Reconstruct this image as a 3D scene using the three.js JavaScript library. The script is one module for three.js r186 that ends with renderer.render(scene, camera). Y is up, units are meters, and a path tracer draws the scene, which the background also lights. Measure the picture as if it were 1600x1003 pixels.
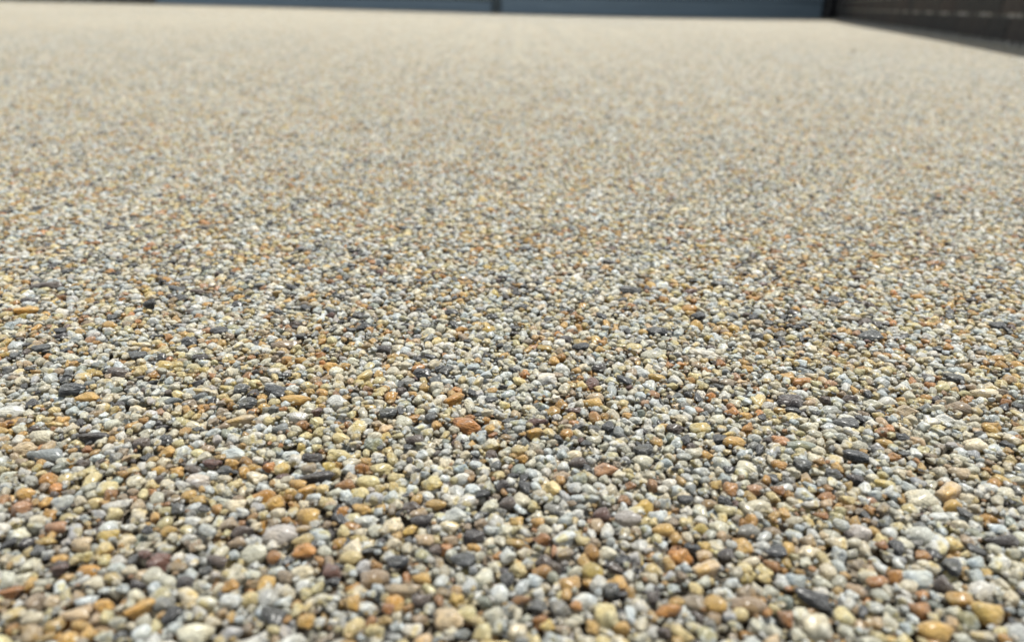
import * as THREE from 'three';
import { mergeGeometries, mergeVertices } from 'three/addons/utils/BufferGeometryUtils.js';

/* ---------- camera, sky, sun, exposure ---------- */
const scene = new THREE.Scene();
const camera = new THREE.PerspectiveCamera(46.05, 1600 / 1003, 0.005, 400);
const EYE = 0.09;                                   // a phone held a hand's breadth above the drive
camera.position.set(0, EYE, 0);
camera.rotation.order = 'YXZ';
camera.rotation.set(THREE.MathUtils.degToRad(-22.9), 0, THREE.MathUtils.degToRad(1.2));
camera.updateMatrixWorld(true);
camera.updateProjectionMatrix();
camera.focus = 0.195;
camera.userData.fStop = 12.8;
scene.add(camera);

const SKY_LEVEL = 0.55;
const sunEl = THREE.MathUtils.degToRad(67), sunAz = THREE.MathUtils.degToRad(30);   // ahead and a little to the right, behind the house
const sunDir = new THREE.Vector3(Math.sin(sunAz) * Math.cos(sunEl), Math.sin(sunEl), -Math.cos(sunAz) * Math.cos(sunEl));
{ // thin bright summer haze: one computed sky, paler towards the horizon and round the sun
  const w = 256, h = 128, d = new Float32Array(w * h * 4), v = new THREE.Vector3();
  for (let j = 0; j < h; j++) for (let i = 0; i < w; i++) {
    const phi = ((i + 0.5) / w - 0.5) * Math.PI * 2, el = ((j + 0.5) / h - 0.5) * Math.PI, up = Math.max(0, Math.sin(el));
    v.set(Math.cos(phi) * Math.cos(el), Math.sin(el), Math.sin(phi) * Math.cos(el));
    const t = Math.pow(1 - up, 2.2), glow = 0.55 * Math.pow(Math.max(0, v.dot(sunDir)), 14), k = (j * w + i) * 4;
    d[k] = SKY_LEVEL * (0.66 + 0.15 * t + glow); d[k + 1] = SKY_LEVEL * (0.755 + 0.08 * t + glow * 0.97); d[k + 2] = SKY_LEVEL * (0.87 + 0.0 * t + glow * 0.9); d[k + 3] = 1;
  }
  const t = new THREE.DataTexture(d, w, h, THREE.RGBAFormat, THREE.FloatType); t.mapping = THREE.EquirectangularReflectionMapping; t.magFilter = t.minFilter = THREE.LinearFilter; t.needsUpdate = true;
  scene.background = t; scene.environment = t;
}
const sun = new THREE.DirectionalLight(new THREE.Color(1, 0.975, 0.91), 4.8);
sun.position.copy(sunDir).multiplyScalar(30);
sun.castShadow = true;
sun.shadow.radius = 1.2;
Object.assign(sun.shadow.camera, { left: -12, right: 12, top: 12, bottom: -12, near: 1, far: 60 });
scene.add(sun, sun.target);
const renderer = new THREE.WebGLRenderer({ antialias: true });
renderer.toneMapping = THREE.LinearToneMapping;
renderer.toneMappingExposure = 1.25;
renderer.shadowMap.enabled = true;

/* ---------- helpers ---------- */
function rng(seed) { let s = seed >>> 0; return () => { s = (s + 0x6D2B79F5) | 0; let t = Math.imul(s ^ (s >>> 15), 1 | s); t = (t + Math.imul(t ^ (t >>> 7), 61 | t)) ^ t; return ((t ^ (t >>> 14)) >>> 0) / 4294967296; }; }
const R = rng(20417);
const gauss = (r = R) => Math.sqrt(-2 * Math.log(1 - r() * 0.999999)) * Math.cos(6.2831853 * r());
function hash3(x, y, z, s) { let h = Math.imul(x, 374761393) ^ Math.imul(y, 668265263) ^ Math.imul(z, 2147483647 - 1640531) ^ Math.imul(s, 1274126177); h = Math.imul(h ^ (h >>> 13), 1274126177); return ((h ^ (h >>> 16)) >>> 0) / 4294967296; }
function vnoise(x, y, z, s) {
  const X = Math.floor(x), Y = Math.floor(y), Z = Math.floor(z); let u = x - X, v = y - Y, w = z - Z;
  u = u * u * (3 - 2 * u); v = v * v * (3 - 2 * v); w = w * w * (3 - 2 * w);
  const L = (a, b, t) => a + (b - a) * t, H = (i, j, k) => hash3(X + i, Y + j, Z + k, s);
  return L(L(L(H(0, 0, 0), H(1, 0, 0), u), L(H(0, 1, 0), H(1, 1, 0), u), v), L(L(H(0, 0, 1), H(1, 0, 1), u), L(H(0, 1, 1), H(1, 1, 1), u), v), w);
}
function fbm(x, y, z, s, o = 3) { let a = 0, n = 0, k = 1; for (let i = 0; i < o; i++) { a += vnoise(x, y, z, s + i) * k; n += k; k *= 0.55; x *= 2.03; y *= 2.03; z *= 2.03; } return a / n; }
const used = {};
function numbered(n) { used[n] = (used[n] ?? -1) + 1; return used[n] ? n + '_' + String(used[n]).padStart(3, '0') : n; }
function mesh(name, geo, mat, parent, label) {
  const m = new THREE.Mesh(geo, mat); m.name = parent ? name : numbered(name); m.castShadow = m.receiveShadow = true;
  if (label) m.userData.label = label;
  (parent || scene).add(m); return m;
}
function thing(name, label, category, pos = [0, 0, 0], turn = 0, group) {
  const g = new THREE.Group(); g.name = numbered(name); g.position.set(...pos); g.rotation.y = turn; g.userData = { label, category, kind: 'thing' };
  if (group) g.userData.group = group;
  scene.add(g); return g;
}
function box(x0, x1, y0, y1, z0, z1) { const g = new THREE.BoxGeometry(x1 - x0, y1 - y0, z1 - z0); g.translate((x0 + x1) / 2, (y0 + y1) / 2, (z0 + z1) / 2); return g; }
// gentle falls of the laid surface: flat near by, a shallow channel in front of the doors
const HOUSE_Z = -8.5;
function fall(x, z) { const t = THREE.MathUtils.smoothstep(-z, 2.2, 8.5); const u = (x - 0.9) / 2.6; return -0.030 * t * Math.exp(-u * u) + 0.006 * t; }
const F = 1600;
function rayOf(px, py) { return new THREE.Vector3(px / F * 2 - 1, 1 - py / 1003 * 2, 0.5).unproject(camera).sub(camera.position).normalize(); }
function onGround(px, py, y = 0) { const d = rayOf(px, py); return d.multiplyScalar((y - EYE) / d.y).add(camera.position); }
function depthOf(p) { return -p.clone().applyMatrix4(camera.matrixWorldInverse).z; }
const PXF = 501.5 / Math.tan(THREE.MathUtils.degToRad(46.05 / 2));
const M = (o) => new THREE.MeshStandardMaterial(o);
const lin = (r, g, b) => new THREE.Color().setRGB(r, g, b);

/* ---------- textures ---------- */
function grainTexture(size, seed, scale, lo, hi, octaves, data) {
  const d = new Uint8Array(size * size * 4);
  for (let j = 0; j < size; j++) for (let i = 0; i < size; i++) {
    // noise on a torus so that it tiles
    const a = i / size * 6.2831853, b = j / size * 6.2831853, q = scale / 6.2831853;
    let v = fbm(Math.cos(a) * q + 7, Math.sin(a) * q + Math.cos(b) * q * 0.93 + 3, Math.sin(b) * q + 11, seed, octaves);
    v = lo + (hi - lo) * Math.min(1, Math.max(0, (v - 0.25) * 2));
    const k = (j * size + i) * 4; d[k] = d[k + 1] = d[k + 2] = v * 255; d[k + 3] = 255;
  }
  const t = new THREE.DataTexture(d, size, size); t.wrapS = t.wrapT = THREE.RepeatWrapping; t.magFilter = THREE.LinearFilter; t.minFilter = THREE.LinearMipmapLinearFilter; t.generateMipmaps = true;
  if (!data) t.colorSpace = THREE.SRGBColorSpace; t.needsUpdate = true; return t;
}
const stoneGrain = grainTexture(256, 31, 22, 0.86, 1, 4, false);
const stoneBump = grainTexture(256, 77, 26, 0, 1, 4, true);

/* ---------- stone shapes ---------- */
// kinds: 0 rounded quartz, 1 sub-angular, 2 flat slate
function stoneGeometry(seed, kind, detail) {
  const r = rng(seed * 7919 + 13);
  let g = new THREE.IcosahedronGeometry(1, detail); g.deleteAttribute('uv'); g.deleteAttribute('normal'); g = mergeVertices(g, 1e-4);
  const p = g.attributes.position, n = p.count, planes = [];
  const np = kind === 0 ? 6 : kind === 1 ? 11 : 13;
  for (let i = 0; i < np; i++) { const v = new THREE.Vector3(gauss(r), gauss(r), gauss(r)).normalize(); planes.push([v, kind === 0 ? 0.76 + r() * 0.2 : 0.5 + r() * 0.42]); }
  if (kind === 2) { planes.push([new THREE.Vector3(0.08 * gauss(r), 1, 0.08 * gauss(r)).normalize(), 0.62]); planes.push([new THREE.Vector3(0, -1, 0), 0.7]); }
  const soft = kind === 0 ? 10 : kind === 1 ? 18 + r() * 14 : 28, v = new THREE.Vector3(), col = new Float32Array(n * 3);
  const egg = (r() - 0.5) * 0.45, low = kind === 0 ? 0.21 : 0.27;
  for (let i = 0; i < n; i++) {
    v.fromBufferAttribute(p, i).normalize();
    let e = Math.exp(-soft * 1.0);
    for (const [q, o] of planes) { const c = q.dot(v); if (c > 0.05) e += Math.exp(-soft * o / c); }
    let rad = -Math.log(e) / soft;
    rad *= 1 + low * (vnoise(v.x * 1.6 + seed, v.y * 1.6 + 5, v.z * 1.6, seed) - 0.5) * 2 + (kind === 0 ? 0.08 : 0.12) * (vnoise(v.x * 4.2, v.y * 4.2 + seed, v.z * 4.2, seed + 3) - 0.5) * 2 + (detail > 2 ? (kind === 0 ? 0.028 : 0.045) * (vnoise(v.x * 9, v.y * 9, v.z * 9 + seed, seed + 5) - 0.5) * 2 : 0);
    rad *= 1 + egg * v.x;
    p.setXYZ(i, v.x * rad, v.y * rad, v.z * rad);
    // mineral mottling: cloudy quartz, darker veins and specks
    let m = 0.68 + 0.6 * fbm(v.x * 1.9 + 9, v.y * 1.9, v.z * 1.9 + seed, seed + 20, 3);
    const vein = Math.abs(vnoise(v.x * 2.4, v.y * 2.4 + seed, v.z * 2.4, seed + 40) - 0.5); if (vein < 0.035) m *= 0.8 + vein * 5;
    const speck = vnoise(v.x * 6, v.y * 6, v.z * 6 + seed, seed + 50); if (speck > 0.78) m *= 1 - (speck - 0.78) * 3.2;
    const warm = (vnoise(v.x * 1.4, v.y * 1.4 + seed, v.z * 1.4, seed + 60) - 0.5) * 0.22;
    const stain = seed % 5 < 2 ? THREE.MathUtils.smoothstep(vnoise(v.x * 1.3 + 3, v.y * 1.3, v.z * 1.3 + seed * 2, seed + 80), 0.52, 0.66) : 0;   // iron staining on part of a stone
    col[i * 3] = m * (1 + warm * 0.5) * (1 - 0.04 * stain); col[i * 3 + 1] = m * (1 - 0.16 * stain); col[i * 3 + 2] = m * (1 - warm) * (1 - 0.5 * stain);
  }
  // unit size: half extents 1
  g.computeBoundingBox(); const b = g.boundingBox, c = b.getCenter(new THREE.Vector3()), s = b.getSize(new THREE.Vector3());
  g.translate(-c.x, -c.y, -c.z); g.scale(2 / s.x, 2 / s.y, 2 / s.z);
  g.setAttribute('color', new THREE.BufferAttribute(col, 3));
  const uv = new Float32Array(n * 2); for (let i = 0; i < n; i++) { uv[i * 2] = p.getX(i) * 0.31 + p.getY(i) * 0.17 + seed * 0.37; uv[i * 2 + 1] = p.getZ(i) * 0.31 - p.getY(i) * 0.19 + seed * 0.61; }
  g.setAttribute('uv', new THREE.BufferAttribute(uv, 2));
  g.computeVertexNormals(); return g;
}
const KINDS = [0, 0, 0, 0, 0, 0, 0, 1, 1, 1, 1, 1, 1, 1, 1, 1, 1, 2, 2, 2, 2];
const shapes = KINDS.map((k, i) => stoneGeometry(i + 1, k, 3));
const shapesMid = KINDS.map((k, i) => stoneGeometry(i + 1, k, 1));
const shapesLow = KINDS.map((k, i) => stoneGeometry(i + 1, k, 0));
const pick = (r, kind) => kind === 0 ? Math.floor(r() * 7) : kind === 1 ? 7 + Math.floor(r() * 10) : 17 + Math.floor(r() * 4);

/* ---------- stone colours (linear, real albedo) ---------- */
const P = {
  white: [0.80, 0.79, 0.71], cream: [0.77, 0.70, 0.51], pale_grey: [0.60, 0.62, 0.56], lilac: [0.60, 0.565, 0.52], pale_yellow: [0.77, 0.63, 0.30], yellow: [0.66, 0.46, 0.11],
  honey: [0.67, 0.405, 0.10], amber: [0.55, 0.27, 0.035], orange: [0.62, 0.265, 0.045], rust: [0.42, 0.185, 0.035], salmon: [0.56, 0.29, 0.13], peach: [0.70, 0.51, 0.29], tan: [0.42, 0.31, 0.19],
  grey: [0.27, 0.27, 0.24], green_grey: [0.36, 0.38, 0.29], dark_grey: [0.07, 0.072, 0.066], brown: [0.115, 0.076, 0.052], dark_brown: [0.05, 0.037, 0.032], red_brown: [0.15, 0.066, 0.042],
  slate: [0.031, 0.032, 0.032], black: [0.014, 0.014, 0.014],
};
const KIND_OF = { slate: 2, black: 2, dark_grey: 2, dark_brown: 1, brown: 1, red_brown: 1, rust: 1, grey: 1 };
const WEIGHTS = Object.entries({ white: 28, cream: 29, pale_grey: 8, pale_yellow: 14.5, honey: 9, amber: 3.8, orange: 1.8, tan: 5, peach: 4, grey: 3.4, dark_grey: 2.6, brown: 2.2, dark_brown: 2.1, slate: 2.6, black: 2.4, rust: 1.2, red_brown: 0.45, green_grey: 2.4, lilac: 2.5, yellow: 1.6, salmon: 0.5 });
const WSUM = WEIGHTS.reduce((a, w) => a + w[1], 0);
function randomTone(r) { let t = r() * WSUM; for (const [k, w] of WEIGHTS) if ((t -= w) <= 0) return k; return 'white'; }
// the mix is not even: honey, dark and grey stones gather in loose clusters a few centimetres across
const WARM = new Set(['honey', 'amber', 'orange', 'rust', 'peach', 'yellow', 'pale_yellow', 'tan', 'salmon']), DARK = new Set(['slate', 'black', 'dark_grey', 'dark_brown', 'brown', 'grey', 'red_brown', 'green_grey']);
function toneAt(x, z, r, bias = [1.1, 0.62]) {
  const w = vnoise(x * 55 + 40, 2.5, z * 55 + 40, 700), k = vnoise(x * 48 + 90, 7.5, z * 48 + 20, 701);
  for (let i = 0; i < 4; i++) { const t = randomTone(r), f = WARM.has(t) ? (0.12 + 2.2 * w * w) * bias[0] : DARK.has(t) ? (0.08 + 2.3 * k * k) * bias[1] : 0.85; if (r() < f) return t; }
  return randomTone(r);
}
function jitter(tone, r) { const c = P[tone], l = 0.82 + r() * 0.36, w = (r() - 0.5) * 0.14; return [c[0] * l * (1 + w), c[1] * l, c[2] * l * (1 - w)]; }
function stoneMaterial(color) {
  return new THREE.MeshPhysicalMaterial({ color, vertexColors: true, map: stoneGrain, roughness: 0.9, transmission: 0.32, thickness: 0, clearcoat: 0.46, clearcoatRoughness: 0.25, bumpMap: stoneBump, bumpScale: 0.00025 });
}
const gravelMaterial = stoneMaterial(new THREE.Color(1, 1, 1));
const toneMaterials = {};
function toneMaterial(tone, k) { return toneMaterials[tone + k] ??= stoneMaterial(lin(...jitter(tone, rng(k * 31 + tone.length * 7 + tone.charCodeAt(0) + tone.charCodeAt(2))))); }

/* ---------- packing: big stones first, smaller ones into what is left ---------- */
const CELL = 0.00025;
function makeGrid(x0, x1, z0, z1, wrap) { const w = Math.round((x1 - x0) / CELL), h = Math.round((z1 - z0) / CELL); return { x0, z0, w, h, wrap, d: new Uint8Array(w * h) }; }
function overlap(G, x, z, a, c, yaw, mark) {
  const s = Math.sin(yaw), q = Math.cos(yaw), ex = Math.hypot(a * q, c * s), ez = Math.hypot(a * s, c * q);
  const i0 = Math.floor((x - ex - G.x0) / CELL), i1 = Math.ceil((x + ex - G.x0) / CELL), j0 = Math.floor((z - ez - G.z0) / CELL), j1 = Math.ceil((z + ez - G.z0) / CELL);
  let n = 0, hit = 0;
  for (let j = j0; j <= j1; j++) {
    let jj = j; if (G.wrap) jj = ((j % G.h) + G.h) % G.h; else if (j < 0 || j >= G.h) continue;
    const dz = G.z0 + (j + 0.5) * CELL - z;
    for (let i = i0; i <= i1; i++) {
      let ii = i; if (G.wrap) ii = ((i % G.w) + G.w) % G.w; else if (i < 0 || i >= G.w) continue;
      const dx = G.x0 + (i + 0.5) * CELL - x, u = (dx * q - dz * s) / a, v = (dx * s + dz * q) / c;
      if (u * u + v * v > 1) continue;
      n++; const k = jj * G.w + ii; if (mark) G.d[k] = 1; else hit += G.d[k];
    }
  }
  return n ? hit / n : 1;
}
const SIZES = [[2.7, 500], [2.25, 4000], [1.9, 24000], [1.62, 120000], [1.38, 170000], [1.14, 170000], [0.92, 160000], [0.72, 180000], [0.54, 260000], [0.42, 200000]];   // half length in mm, tries per square metre
function pack(G, area, inside, r, out, sizes, top, slack, bias) {
  for (const [mm, tries] of sizes) for (let t = Math.round(tries * area); t > 0; t--) {
    const x = G.x0 + r() * G.w * CELL, z = G.z0 + r() * G.h * CELL; if (inside && !inside(x, z)) continue;
    const tone = toneAt(x, z, r, bias), kind = KIND_OF[tone] ?? (r() < 0.38 ? 0 : 1), a = mm * 0.001 * (0.85 + r() * 0.3), c = a * (kind === 2 ? 0.5 + r() * 0.4 : 0.58 + r() * 0.4), yaw = r() * 6.2831853;
    if (overlap(G, x, z, a * 0.93, c * 0.93, yaw, false) > slack) continue;
    overlap(G, x, z, a * 0.97, c * 0.97, yaw, true);
    const b = c * (kind === 2 ? 0.42 + r() * 0.25 : 0.72 + r() * 0.3);
    out.push({ x, z, a, b, c, yaw, tone, shape: pick(r, kind), top: top + 0.00022 * gauss(r) + 0.12 * (a - 0.0012), tx: (r() - 0.5) * 0.5, tz: (r() - 0.5) * 0.5, color: jitter(tone, r) });
  }
}
const _q = new THREE.Quaternion(), _e = new THREE.Euler(), _s = new THREE.Vector3(), _p = new THREE.Vector3();
function place(st, m = new THREE.Matrix4()) {
  _e.set(st.tx, st.yaw, st.tz, 'YXZ'); _q.setFromEuler(_e); _p.set(st.x, st.top - st.b * 0.96 + fall(st.x, st.z), st.z); _s.set(st.a, st.b, st.c);
  return m.compose(_p, _q, _s);
}

/* ---------- stones that the photograph shows one by one: x y width height (pixels) tone ---------- */
const SEEN = `109 612 42 20 slate,138 621 38 19 honey,151 587 18 12 yellow,182 584 34 15 brown,154 574 25 12 grey,214 559 30 14 dark_grey,311 561 26 14 dark_brown,254 560 14 12 black,385 635 26 22 dark_grey,375 612 24 18 dark_grey,271 629 26 12 grey,375 660 44 18 peach,226 659 16 13 amber,260 690 22 17 slate,262 707 24 20 honey,135 706 17 13 rust,332 727 32 14 red_brown,220 696 26 16 brown,145 686 50 16 dark_brown,75 710 56 26 grey,37 702 34 24 peach,307 755 36 22 lilac,211 755 30 26 cream,167 765 32 24 cream,185 792 45 18 white,32 797 28 20 salmon,365 710 40 22 pale_grey,320 715 22 18 cream,295 777 22 18 honey,65 682 40 26 cream,381 740 18 20 honey,14 645 40 22 white
1236 630 44 27 dark_brown,1254 599 34 10 orange,1329 625 26 14 brown,1417 642 28 20 peach,1364 632 28 18 cream,1497 637 40 24 tan,1572 631 18 14 rust,1477 656 26 20 white,1409 609 26 16 white,1322 665 40 18 dark_grey,1340 715 46 22 slate,1254 731 30 18 dark_grey,1410 686 22 12 black,1522 695 36 24 cream,1252 697 44 18 green_grey,1217 730 24 14 amber,1281 725 18 14 amber,1397 716 18 15 orange,1360 528 40 16 dark_grey,1492 594 34 14 dark_grey,1560 512 26 12 slate,1538 615 36 16 cream,1500 741 32 18 peach,1302 743 28 16 dark_grey,1450 640 24 18 grey
575 754 36 20 pale_yellow,495 749 52 19 dark_brown,540 759 30 20 rust,466 759 30 16 honey,480 770 26 20 honey,585 779 26 22 lilac,482 806 36 34 honey,565 799 34 16 honey,644 794 30 18 brown,660 815 36 20 dark_brown,712 805 36 26 pale_grey,675 757 36 28 pale_yellow,680 792 34 14 honey,620 885 38 20 slate,585 902 44 34 tan,722 880 44 22 dark_grey,477 862 38 22 orange,427 874 22 18 orange,547 874 34 20 pale_yellow,630 924 56 18 peach,660 906 30 20 honey,550 945 26 30 honey,477 975 30 24 honey,580 975 16 32 orange,605 955 20 20 rust,793 787 28 24 brown,786 760 20 22 dark_brown,425 967 44 28 dark_grey,437 835 50 36 lilac,757 902 32 34 cream,780 930 28 28 white,792 912 24 24 slate,700 970 50 38 peach,658 940 30 24 brown,615 852 24 20 cream,740 842 34 18 dark_brown
819 765 20 20 slate,876 754 14 14 honey,985 762 18 14 rust,1020 762 16 22 rust,974 784 20 18 rust,940 804 28 26 red_brown,980 812 42 22 lilac,1071 786 28 14 slate,1141 766 22 26 orange,1179 766 24 16 salmon,1132 786 24 12 black,1132 801 32 14 pale_yellow,1037 829 36 22 honey,849 845 24 22 rust,924 866 22 26 amber,882 871 28 22 tan,925 895 34 26 yellow,965 915 36 30 honey,955 928 28 24 dark_grey,1045 957 44 18 orange,815 942 32 14 rust,900 950 20 16 orange,1104 892 42 28 peach,1170 945 54 34 tan,1117 947 36 30 honey,882 845 38 26 white,947 965 40 42 pale_yellow,1167 831 36 24 grey,1164 860 24 20 honey,1135 870 32 24 dark_brown,1100 870 24 18 peach,1125 827 30 22 cream,875 955 34 26 grey,1020 935 20 28 brown,847 895 32 20 amber,804 832 11 24 pale_yellow,805 853 30 12 yellow
456 451 26 9 slate,706 490 24 9 black,477 484 20 9 black,770 497 18 9 slate,722 517 20 12 amber,790 436 24 9 dark_brown,447 540 44 20 tan,1026 521 34 14 slate,907 545 30 12 slate,885 532 22 16 dark_brown,851 547 24 10 yellow,1091 496 24 13 slate,985 455 40 10 slate,1000 446 11 9 tan,1077 484 24 15 amber,1080 457 24 10 red_brown,1125 446 30 10 dark_grey,1182 506 22 12 peach,1147 515 20 14 yellow,841 445 18 9 slate,940 497 18 13 slate,820 391 22 8 slate,1302 472 24 12 slate,1375 402 24 8 amber,1342 436 28 12 brown,1462 412 26 10 rust,1327 500 36 10 tan,1432 465 24 12 amber,1520 470 20 10 dark_brown,1205 481 12 9 orange
44 472 26 9 dark_brown,341 520 30 13 slate,297 535 28 17 slate,275 454 30 10 dark_grey,308 458 30 9 brown,70 448 50 10 brown,92 520 22 9 slate,170 510 24 12 honey,62 547 30 13 dark_grey,40 487 34 17 honey,372 478 20 10 slate,147 382 22 7 rust,243 399 14 8 salmon
430 613 42 21 slate,461 626 48 16 honey,600 547 26 15 dark_brown,661 585 34 17 black,570 590 24 22 pale_yellow,524 584 22 18 cream,525 629 32 22 white,611 621 20 24 amber,662 608 16 14 honey,682 606 22 16 cream,710 626 34 21 amber,729 665 48 26 rust,581 695 30 26 green_grey,647 689 28 20 brown,770 685 16 10 rust,767 697 32 22 cream,597 735 36 20 pale_yellow,486 718 36 18 dark_brown,467 653 30 20 white,605 650 30 16 dark_grey,495 647 14 14 red_brown,672 656 18 14 dark_grey,630 662 26 20 cream,440 670 26 20 grey,447 565 16 12 amber,660 712 20 16 white
820 586 18 16 orange,854 594 32 22 white,1007 707 34 18 dark_grey,902 724 30 18 brown,946 734 36 22 salmon,927 630 32 22 honey,1146 646 24 16 orange,1071 692 16 18 slate,1100 554 46 18 white,1017 557 32 18 cream,936 577 24 18 dark_brown,975 597 28 12 slate,1137 600 26 14 tan,1026 592 26 12 yellow,950 671 20 14 slate,1147 692 36 18 honey,1095 671 34 18 pale_yellow,930 655 18 26 amber,1085 710 28 16 cream,840 662 36 12 red_brown,897 645 26 12 red_brown,1005 722 34 22 cream,835 679 26 18 honey,885 680 20 18 amber,1055 672 28 16 brown,1026 695 20 14 honey
88 826 34 20 salmon,129 851 34 26 peach,161 861 30 24 pale_yellow,226 871 22 14 red_brown,340 879 36 18 brown,361 918 26 22 amber,219 955 44 24 honey,121 962 46 22 peach,304 991 54 34 cream,18 930 32 16 rust,47 916 24 24 honey,71 851 34 14 yellow,277 891 34 14 tan,93 894 24 16 red_brown,323 943 32 20 cream,280 798 24 18 dark_grey,339 798 16 18 amber,378 833 34 18 brown,368 793 30 22 cream
1215 769 22 16 rust,1437 778 50 34 cream,1485 770 44 30 peach,1435 836 40 34 pale_grey,1568 848 52 20 dark_brown,1377 856 20 16 rust,1402 861 26 24 black,1440 871 24 16 orange,1269 939 60 28 slate,1212 868 36 18 slate,1371 913 34 16 orange,1491 891 34 24 dark_grey,1475 916 36 30 brown,1500 939 40 22 honey,1437 954 32 26 orange,1543 959 46 32 yellow,1462 987 56 32 honey,1276 982 50 40 cream,1228 969 24 30 rust,1308 851 34 22 cream,1344 833 40 30 lilac,1381 800 26 22 tan,1467 856 36 36 white,1293 895 24 24 cream,1434 906 46 28 pale_grey,1266 792 30 14 white,1283 810 24 12 orange,1263 848 24 22 peach`
  .split(/[,\n]/).map((t) => { const [x, y, w, h, tone] = t.trim().split(' '); return [+x, +y, +w, +h, tone]; });

/* ---------- the drive ---------- */
const TILE = 0.16;
const NEAR_D = 0.72;
function seenNear(x, z) { const d = -z, zc = d * 0.9212 + 0.035; return d > 0.03 && d < NEAR_D && Math.abs(x) < zc * 0.69 + 0.05; }
const nearTiles = new Set();
for (let i = -5; i < 5; i++) for (let j = -7; j < 1; j++) {
  let any = false; for (let u = 0; u <= 4; u++) for (let v = 0; v <= 4; v++) any ||= seenNear((i + u / 4) * TILE, (j + v / 4) * TILE);
  if (any) nearTiles.add(i + ',' + j);
}
const inNear = (x, z) => nearTiles.has(Math.floor(x / TILE) + ',' + Math.floor(z / TILE));

// brick boundary wall on the right: its foot, taken from where it meets the drive in the picture
const footNear = onGround(1590, 73);
const cornerRay = rayOf(1307, 28); const footFar = new THREE.Vector3(cornerRay.x / -cornerRay.z * -HOUSE_Z, 0, HOUSE_Z);
const wallDir = footFar.clone().sub(footNear).setY(0).normalize();
const wallLen = footFar.clone().sub(footNear).setY(0).length();
const wallNormal = new THREE.Vector3(wallDir.z, 0, -wallDir.x);            // towards the drive
const behindWall = (x, z) => (x - footNear.x) * wallNormal.x + (z - footNear.z) * wallNormal.z;

const bedGrain = grainTexture(512, 5, 60, 0.45, 1, 5, false);
const bedMat = M({ color: lin(0.3, 0.25, 0.18), map: bedGrain, roughness: 0.85 });
const bed = new THREE.PlaneGeometry(30, 24, 120, 96); bed.rotateX(-Math.PI / 2); bed.translate(-3, 0, -5);
{ const p = bed.attributes.position, uv = bed.attributes.uv; for (let i = 0; i < p.count; i++) { p.setY(i, fall(p.getX(i), p.getZ(i)) - 0.0034); uv.setXY(i, p.getX(i) * 12, p.getZ(i) * 12); } bed.computeVertexNormals(); }
const drive = mesh('driveway', bed, bedMat);
drive.userData.kind = 'structure';
drive.userData.label = 'driveway of multicoloured resin-bound pebbles';

const stones = [];
{
  const G = makeGrid(-0.8, 0.8, -1.12, 0.16, false), r = rng(991);
  for (const [px, py, w, h, tone] of SEEN) {
    const p = onGround(px, py, -0.0008), zc = depthOf(p), th = Math.asin((EYE) / p.distanceTo(camera.position));
    const snug = KIND_OF[tone] === 2 ? 0.94 : 1.06, a = w / PXF * zc / 2 * snug, H = h / PXF * zc / 2 * (snug + 0.04);
    const kind = KIND_OF[tone] ?? (r() < 0.4 ? 0 : 1), flat = kind === 2 ? 0.5 : 0.78;
    let c = H / Math.hypot(Math.sin(th), flat * Math.cos(th)); c = Math.min(Math.max(c, 0.4 * a), 1.5 * a, 0.0058);
    const b = Math.min(c * flat, a * 1.05);
    const st = { x: p.x, z: p.z, a, b, c, yaw: (r() - 0.5) * 0.5, tone, shape: pick(r, kind), top: 0.0004 + 0.16 * b, tx: (r() - 0.5) * 0.24, tz: (r() - 0.5) * 0.24, seen: true };
    overlap(G, st.x, st.z, a * 0.94, c * 0.94, st.yaw, true); stones.push(st);
  }
  const area = (G.w * G.h) * CELL * CELL;
  pack(G, area, inNear, r, stones, SIZES, 0, 0.16);
  // the layer below, seen through the gaps
  G.d.fill(0); const lower = [];
  pack(G, area, inNear, r, lower, [[1.7, 60000], [1.4, 120000], [1.1, 140000]], -0.0011, 0.2);
  for (const s of lower) stones.push(Object.assign(s, { lower: true }));
}
// the 300 stones that show largest are pieces of their own
{
  const seen = stones.filter((s) => s.seen), rest = stones.filter((s) => !s.seen && !s.lower), v = new THREE.Vector3();
  for (const s of rest) { v.set(s.x, 0, s.z); const zc = depthOf(v); v.project(camera); s.show = Math.abs(v.x) < 0.98 && Math.abs(v.y) < 0.97 ? s.a * s.c / (zc * zc) : 0; }
  rest.sort((a, b) => b.show - a.show);
  const r = rng(55), own = seen.concat(rest.slice(0, Math.max(0, 300 - seen.length)));
  for (const s of own) { s.own = true; const m = mesh('pebble', shapes[s.shape], toneMaterial(s.tone, Math.floor(r() * 4)), drive); place(s).decompose(m.position, m.quaternion, m.scale); }
  console.log('stones', stones.length, 'own', own.length, 'wall', wallLen.toFixed(2), footNear.toArray().map((q) => q.toFixed(2)), footFar.toArray().map((q) => q.toFixed(2)));
}
const gravel = new THREE.Group(); gravel.name = 'gravel'; gravel.userData = { kind: 'stuff', label: 'mass of small multicoloured pebbles bound in resin' }; drive.add(gravel);
{
  const by = shapes.map(() => []); for (const s of stones) if (!s.own) by[s.shape].push(s);
  const m = new THREE.Matrix4(), c = new THREE.Color();
  by.forEach((list, k) => {
    const I = new THREE.InstancedMesh(shapes[k], gravelMaterial, list.length); I.name = 'gravel'; I.userData.kind = 'stuff'; I.castShadow = I.receiveShadow = true;
    list.forEach((s, i) => { I.setMatrixAt(i, place(s, m)); I.setColorAt(i, c.setRGB(...s.color)); });
    gravel.add(I);
  });
}
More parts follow.
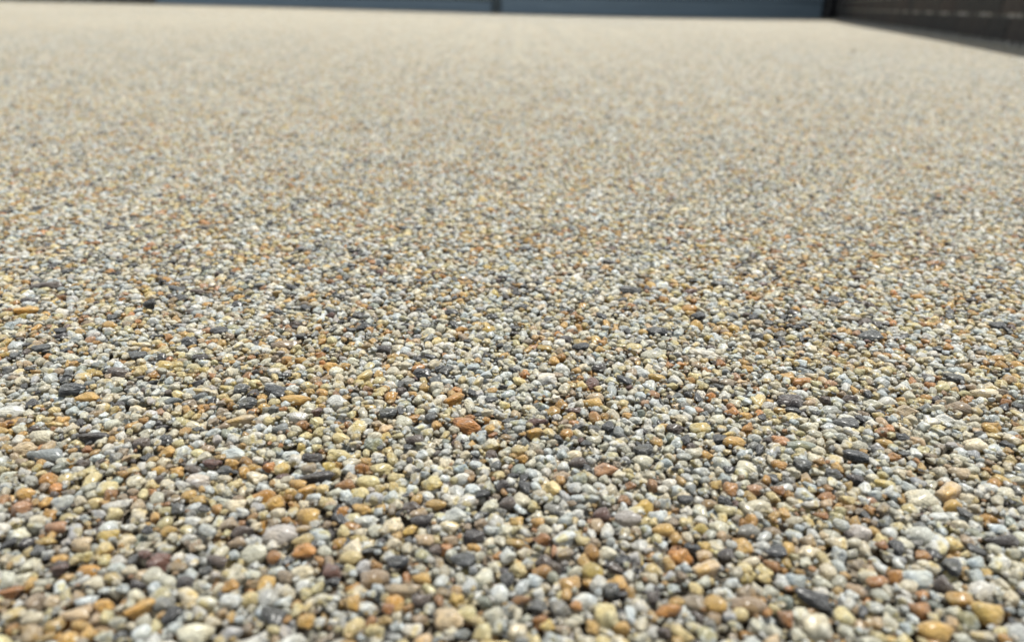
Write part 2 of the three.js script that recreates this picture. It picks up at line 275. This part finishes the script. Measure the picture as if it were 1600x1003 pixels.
// farther out: patches of the same stones, laid side by side, turned at random
function patch(seed, bias) {
  const G = makeGrid(0, TILE, 0, TILE, true), r = rng(seed), list = [];
  pack(G, TILE * TILE, null, r, list, SIZES.slice(0, 8), 0, 0.16, bias);
  const nTop = list.length; G.d.fill(0);
  pack(G, TILE * TILE, null, r, list, [[1.6, 60000], [1.25, 90000]], -0.0009, 0.22, bias);
  const pos = [], nor = [], col = [], uv = [], idx = [], m = new THREE.Matrix4(), n3 = new THREE.Matrix3(), v = new THREE.Vector3();
  list.forEach((s, i) => {
    const g = (i < nTop && s.a > 0.001 ? shapesMid : shapesLow)[s.shape];
    _e.set(s.tx, s.yaw, s.tz, 'YXZ'); _q.setFromEuler(_e); m.compose(_p.set(s.x - TILE / 2, s.top - s.b * 0.96, s.z - TILE / 2), _q, _s.set(s.a, s.b, s.c)); n3.getNormalMatrix(m);
    const at = pos.length / 3, gp = g.attributes.position, gn = g.attributes.normal, gc = g.attributes.color, gu = g.attributes.uv;
    for (let k = 0; k < gp.count; k++) {
      v.fromBufferAttribute(gp, k).applyMatrix4(m); pos.push(v.x, v.y, v.z); v.fromBufferAttribute(gn, k).applyMatrix3(n3).normalize(); nor.push(v.x, v.y, v.z);
      col.push(s.color[0] * gc.getX(k), s.color[1] * gc.getY(k), s.color[2] * gc.getZ(k)); uv.push(gu.getX(k), gu.getY(k));
    }
    const gi = g.index; for (let k = 0; k < gi.count; k++) idx.push(at + gi.getX(k));
  });
  const g = new THREE.BufferGeometry();
  g.setAttribute('position', new THREE.Float32BufferAttribute(pos, 3)); g.setAttribute('normal', new THREE.Float32BufferAttribute(nor, 3)); g.setAttribute('color', new THREE.Float32BufferAttribute(col, 3)); g.setAttribute('uv', new THREE.Float32BufferAttribute(uv, 2)); g.setIndex(idx);
  return g;
}
{
  const patches = [patch(4001, [0.55, 1.75]), patch(4002, [0.85, 1.3]), patch(4003, [0.9, 1.05]), patch(4004, [0.75, 0.8])], lists = [[], [], [], []], r = rng(77);   // four batches of the mix, from greyer to paler
  for (let j = -54; j < 6; j++) for (let i = -57; i < 32; i++) {
    if (nearTiles.has(i + ',' + j)) continue;
    const x = (i + 0.5) * TILE, z = (j + 0.5) * TILE; if (behindWall(x, z) < -0.2) continue;
    const d = -z; if (d > 0.8 && Math.abs(x) > d * 0.92 + 0.7) continue;             // off to the sides the bed alone
    const turn = Math.floor(r() * 4) * Math.PI / 2, c = Math.cos(turn), s = Math.sin(turn), e = 0.01;
    const gx = (fall(x + e, z) - fall(x - e, z)) / (2 * e), gz = (fall(x, z + e) - fall(x, z - e)) / (2 * e);
    // columns: the turned axes, tipped to the fall of the surface
    const batch = (vnoise(x * 1.5 + 50, 1.5, z * 0.7 + 50, 800) - 0.5) * 6.5 + 2 + (r() - 0.5) * 1.2;
    lists[Math.min(3, Math.max(0, Math.floor(batch)))].push(new THREE.Matrix4().set(c, 0, s, x, gx * c - gz * s, 1, gx * s + gz * c, fall(x, z), -s, 0, c, z, 0, 0, 0, 1));
  }
  lists.forEach((list, k) => { const I = new THREE.InstancedMesh(patches[k], gravelMaterial, list.length); I.name = 'gravel'; I.userData.kind = 'stuff'; I.castShadow = I.receiveShadow = true; list.forEach((m, i) => I.setMatrixAt(i, m)); gravel.add(I); });
  console.log('patches', lists.map((l) => l.length), patches.map((g) => g.index.count / 3));
}

/* ---------- brick wall on the right ---------- */
{
  const start = -0.75, H = 1.2, course = 0.075, bl = 0.215, pitch = 0.225, depth = 0.1025;
  const w = thing('brick_wall', 'dark brown brick garden wall running along the edge of the pebble driveway', 'wall', [footNear.x, 0, footNear.z], Math.atan2(-wallDir.z, wallDir.x));   // local x along the wall towards the house, local z = towards the drive
  const faceZ = new THREE.Vector3(0, 0, 1).applyEuler(w.rotation).dot(wallNormal) > 0 ? 1 : -1;
  const mortarTex = grainTexture(256, 91, 14, 0.3, 1, 4, false);
  const mortar = M({ color: lin(0.75, 0.72, 0.66), map: mortarTex, roughness: 0.95 });
  const L = wallLen - 0.02;
  const core = box(start, L, -0.3, H, -depth * 2, -0.003); if (faceZ < 0) core.rotateY(Math.PI), core.translate(start + L, 0, 0);
  { const p = core.attributes.position, u = core.attributes.uv; for (let i = 0; i < p.count; i++) u.setXY(i, p.getX(i) * 3, p.getY(i) * 3); }
  mesh('mortar', core, mortar, w);
  const brickTex = grainTexture(256, 14, 18, 0.5, 1, 5, false), brickBump = grainTexture(256, 15, 30, 0, 1, 4, true);
  const tones = [[0.14, 0.118, 0.102], [0.12, 0.105, 0.092], [0.155, 0.125, 0.105], [0.105, 0.097, 0.088], [0.145, 0.112, 0.096]].map((c) => M({ color: lin(...c), map: brickTex, bumpMap: brickBump, bumpScale: 0.002, roughness: 0.8 }));
  const r = rng(321), full = new THREE.BoxGeometry(bl, 0.065, depth), rest = [];
  const rows = Math.floor(H / course);
  for (let k = 0; k < rows; k++) for (let i = 0; ; i++) {
    const x = start + i * pitch - (k % 2 ? pitch / 2 : 0) + bl / 2; if (x + bl / 2 > L) break; if (x < start) continue;
    const y = 0.012 + k * course + 0.0325, z = faceZ * (-depth / 2 + r() * 0.003), tone = tones[Math.floor(r() * tones.length)];
    if (k < 4) { const b = mesh('brick', full, tone, w); b.position.set(x, y, z); b.rotation.y = (r() - 0.5) * 0.01; } else rest.push(full.clone().translate(x, y, z));
  }
  mesh('brickwork', mergeGeometries(rest), tones[0], w).userData.kind = 'stuff';
  const cop = box(start - 0.01, L, H + 0.002, H + 0.052, faceZ * 0.03, -faceZ * 0.24); mesh('coping', cop, M({ color: lin(0.28, 0.27, 0.25), map: mortarTex, roughness: 0.9 }), w);
}

/* ---------- house front ---------- */
const Z = HOUSE_Z, bluePaint = grainTexture(256, 201, 9, 0.86, 1, 4, false);
function atX(px) { const d = rayOf(px, 24); return d.x / -d.z * -Z; }
const gy = (x) => fall(x, Z);
const X0 = atX(-60), XL = atX(246), XM = atX(768), XN = atX(783), XR = atX(1284), XC = footFar.x;
const blue = new THREE.MeshPhysicalMaterial({ color: lin(0.27, 0.365, 0.44), map: bluePaint, roughness: 0.45, clearcoat: 0.2, clearcoatRoughness: 0.3 });
const blueDark = M({ color: lin(0.12, 0.18, 0.24), map: bluePaint, roughness: 0.5 });
const sage = M({ color: lin(0.3, 0.34, 0.29), map: bluePaint, roughness: 0.55 });
const rubber = M({ color: lin(0.018, 0.018, 0.019), roughness: 0.8 });
{
  const h = thing('house', 'house front with dark piers around the blue garage door', 'house', [0, 0, Z]);
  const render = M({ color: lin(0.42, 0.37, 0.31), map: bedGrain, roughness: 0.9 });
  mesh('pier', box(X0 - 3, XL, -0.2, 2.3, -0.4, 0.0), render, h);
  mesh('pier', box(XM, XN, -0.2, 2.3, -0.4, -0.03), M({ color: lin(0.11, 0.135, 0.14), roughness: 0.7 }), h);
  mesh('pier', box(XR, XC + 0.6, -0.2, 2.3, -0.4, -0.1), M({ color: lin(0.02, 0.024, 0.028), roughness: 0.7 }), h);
  mesh('lintel', box(X0 - 3, XC + 0.6, 2.3, 2.95, -0.4, 0.02), render, h);
  mesh('roof', box(X0 - 3.1, XC + 0.7, 2.95, 3.1, -5, 0.12), M({ color: lin(0.08, 0.08, 0.085), roughness: 0.9 }), h);
  mesh('back_wall', box(X0 - 3, XC + 0.6, -0.2, 2.94, -5, -4.8), render, h);
}
{
  const g = thing('garage_door', 'wide slate blue panelled garage door beside the brick wall', 'garage door', [(XN + XR) / 2, 0, Z]);
  const w = (XR - XN) / 2 - 0.004, y0 = gy((XN + XR) / 2) - 0.02;
  mesh('bottom_seal', box(-w, w, y0, y0 + 0.024, -0.07, -0.012), rubber, g);
  let y = y0 + 0.025; const hs = [0.168, 0.42, 0.42, 0.42, 0.42, 0.42];
  for (const k of hs) { mesh('panel', box(-w, w, y, y + k - 0.012, -0.065, 0), blue, g); y += k; }
  mesh('backing', box(-w, w, y0 + 0.026, y - 0.014, -0.09, -0.07), blueDark, g);
  const hd = mesh('handle', new THREE.CapsuleGeometry(0.012, 0.14, 4, 8).rotateZ(Math.PI / 2), rubber, g); hd.position.set(0, y0 + 0.95, 0.03);
}
{
  const g = thing('patio_door', 'sage grey door frame on a blue sill left of the garage door', 'door', [(XL + XM) / 2, 0, Z]);
  const w = (XM - XL) / 2 - 0.004, y0 = -0.06, ys = gy(XM) + 0.112;
  mesh('sill', box(-w, w, y0, ys, -0.1, 0.0), blue, g);
  mesh('bottom_rail', box(-w, w, ys + 0.012, ys + 0.112, -0.12, -0.03), sage, g);
  mesh('sill_joint', box(-w, w, ys + 0.0005, ys + 0.0115, -0.12, -0.055), rubber, g);
  mesh('top_rail', box(-w, w, 2.18, 2.298, -0.12, -0.03), sage, g);
  const n = 3, s = 2 * w / n;
  for (let i = 0; i <= n; i++) { const x = -w + i * s, a = i === 0 ? 0 : -0.045, b = i === n ? 0 : 0.045; mesh('stile', box(x + a, x + b, ys + 0.113, 2.179, -0.118, -0.032), sage, g); }
  const glass = new THREE.MeshPhysicalMaterial({ color: 0xffffff, roughness: 0.03, transmission: 1, thickness: 0, ior: 1.5 });
  for (let i = 0; i < n; i++) mesh('pane', box(-w + i * s + 0.046, -w + (i + 1) * s - 0.046, ys + 0.113, 2.179, -0.08, -0.072), glass, g);
}
{
  const x = (XR + XC) / 2, g = thing('drainpipe', 'black drainpipe in the corner between garage door and brick wall', 'drainpipe', [x, 0, Z - 0.02]);
  const black = M({ color: lin(0.012, 0.014, 0.016), roughness: 0.4 });
  mesh('pipe', new THREE.CylinderGeometry(0.05, 0.05, 2.7, 20).translate(0, 1.37, 0), black, g);
  mesh('shoe', new THREE.CylinderGeometry(0.062, 0.062, 0.09, 20).translate(0, 0.062, 0), black, g);
  for (const y of [0.6, 1.8]) mesh('bracket', box(-0.075, 0.075, y, y + 0.03, -0.06, 0.012), black, g);
}

/* ---------- loose stones lying on top ---------- */
function loose(px, py, w, hgt, tone, shape, label) {
  const p = onGround(px, py, 0.001), zc = depthOf(p), a = w / PXF * zc / 2, b = hgt / PXF * zc / 2;
  const m = mesh('loose_pebble', shapes[shape], toneMaterial(tone, 1)); m.userData = { label, category: 'pebble', kind: 'thing' };
  m.position.set(p.x, fall(p.x, p.z) + 0.0008 + b * 0.92, p.z); m.scale.set(a, b, a * 0.8); m.rotation.set(0.15, 0.4, 0.22); return m;
}
loose(235, 481, 21, 16, 'black', 8, 'upright black-brown pebble standing proud on top of the fine pebble surface');
loose(1336, 81, 9, 4, 'tan', 9, 'single tan pebble lying loose near the brick wall');

renderer.render(scene, camera);
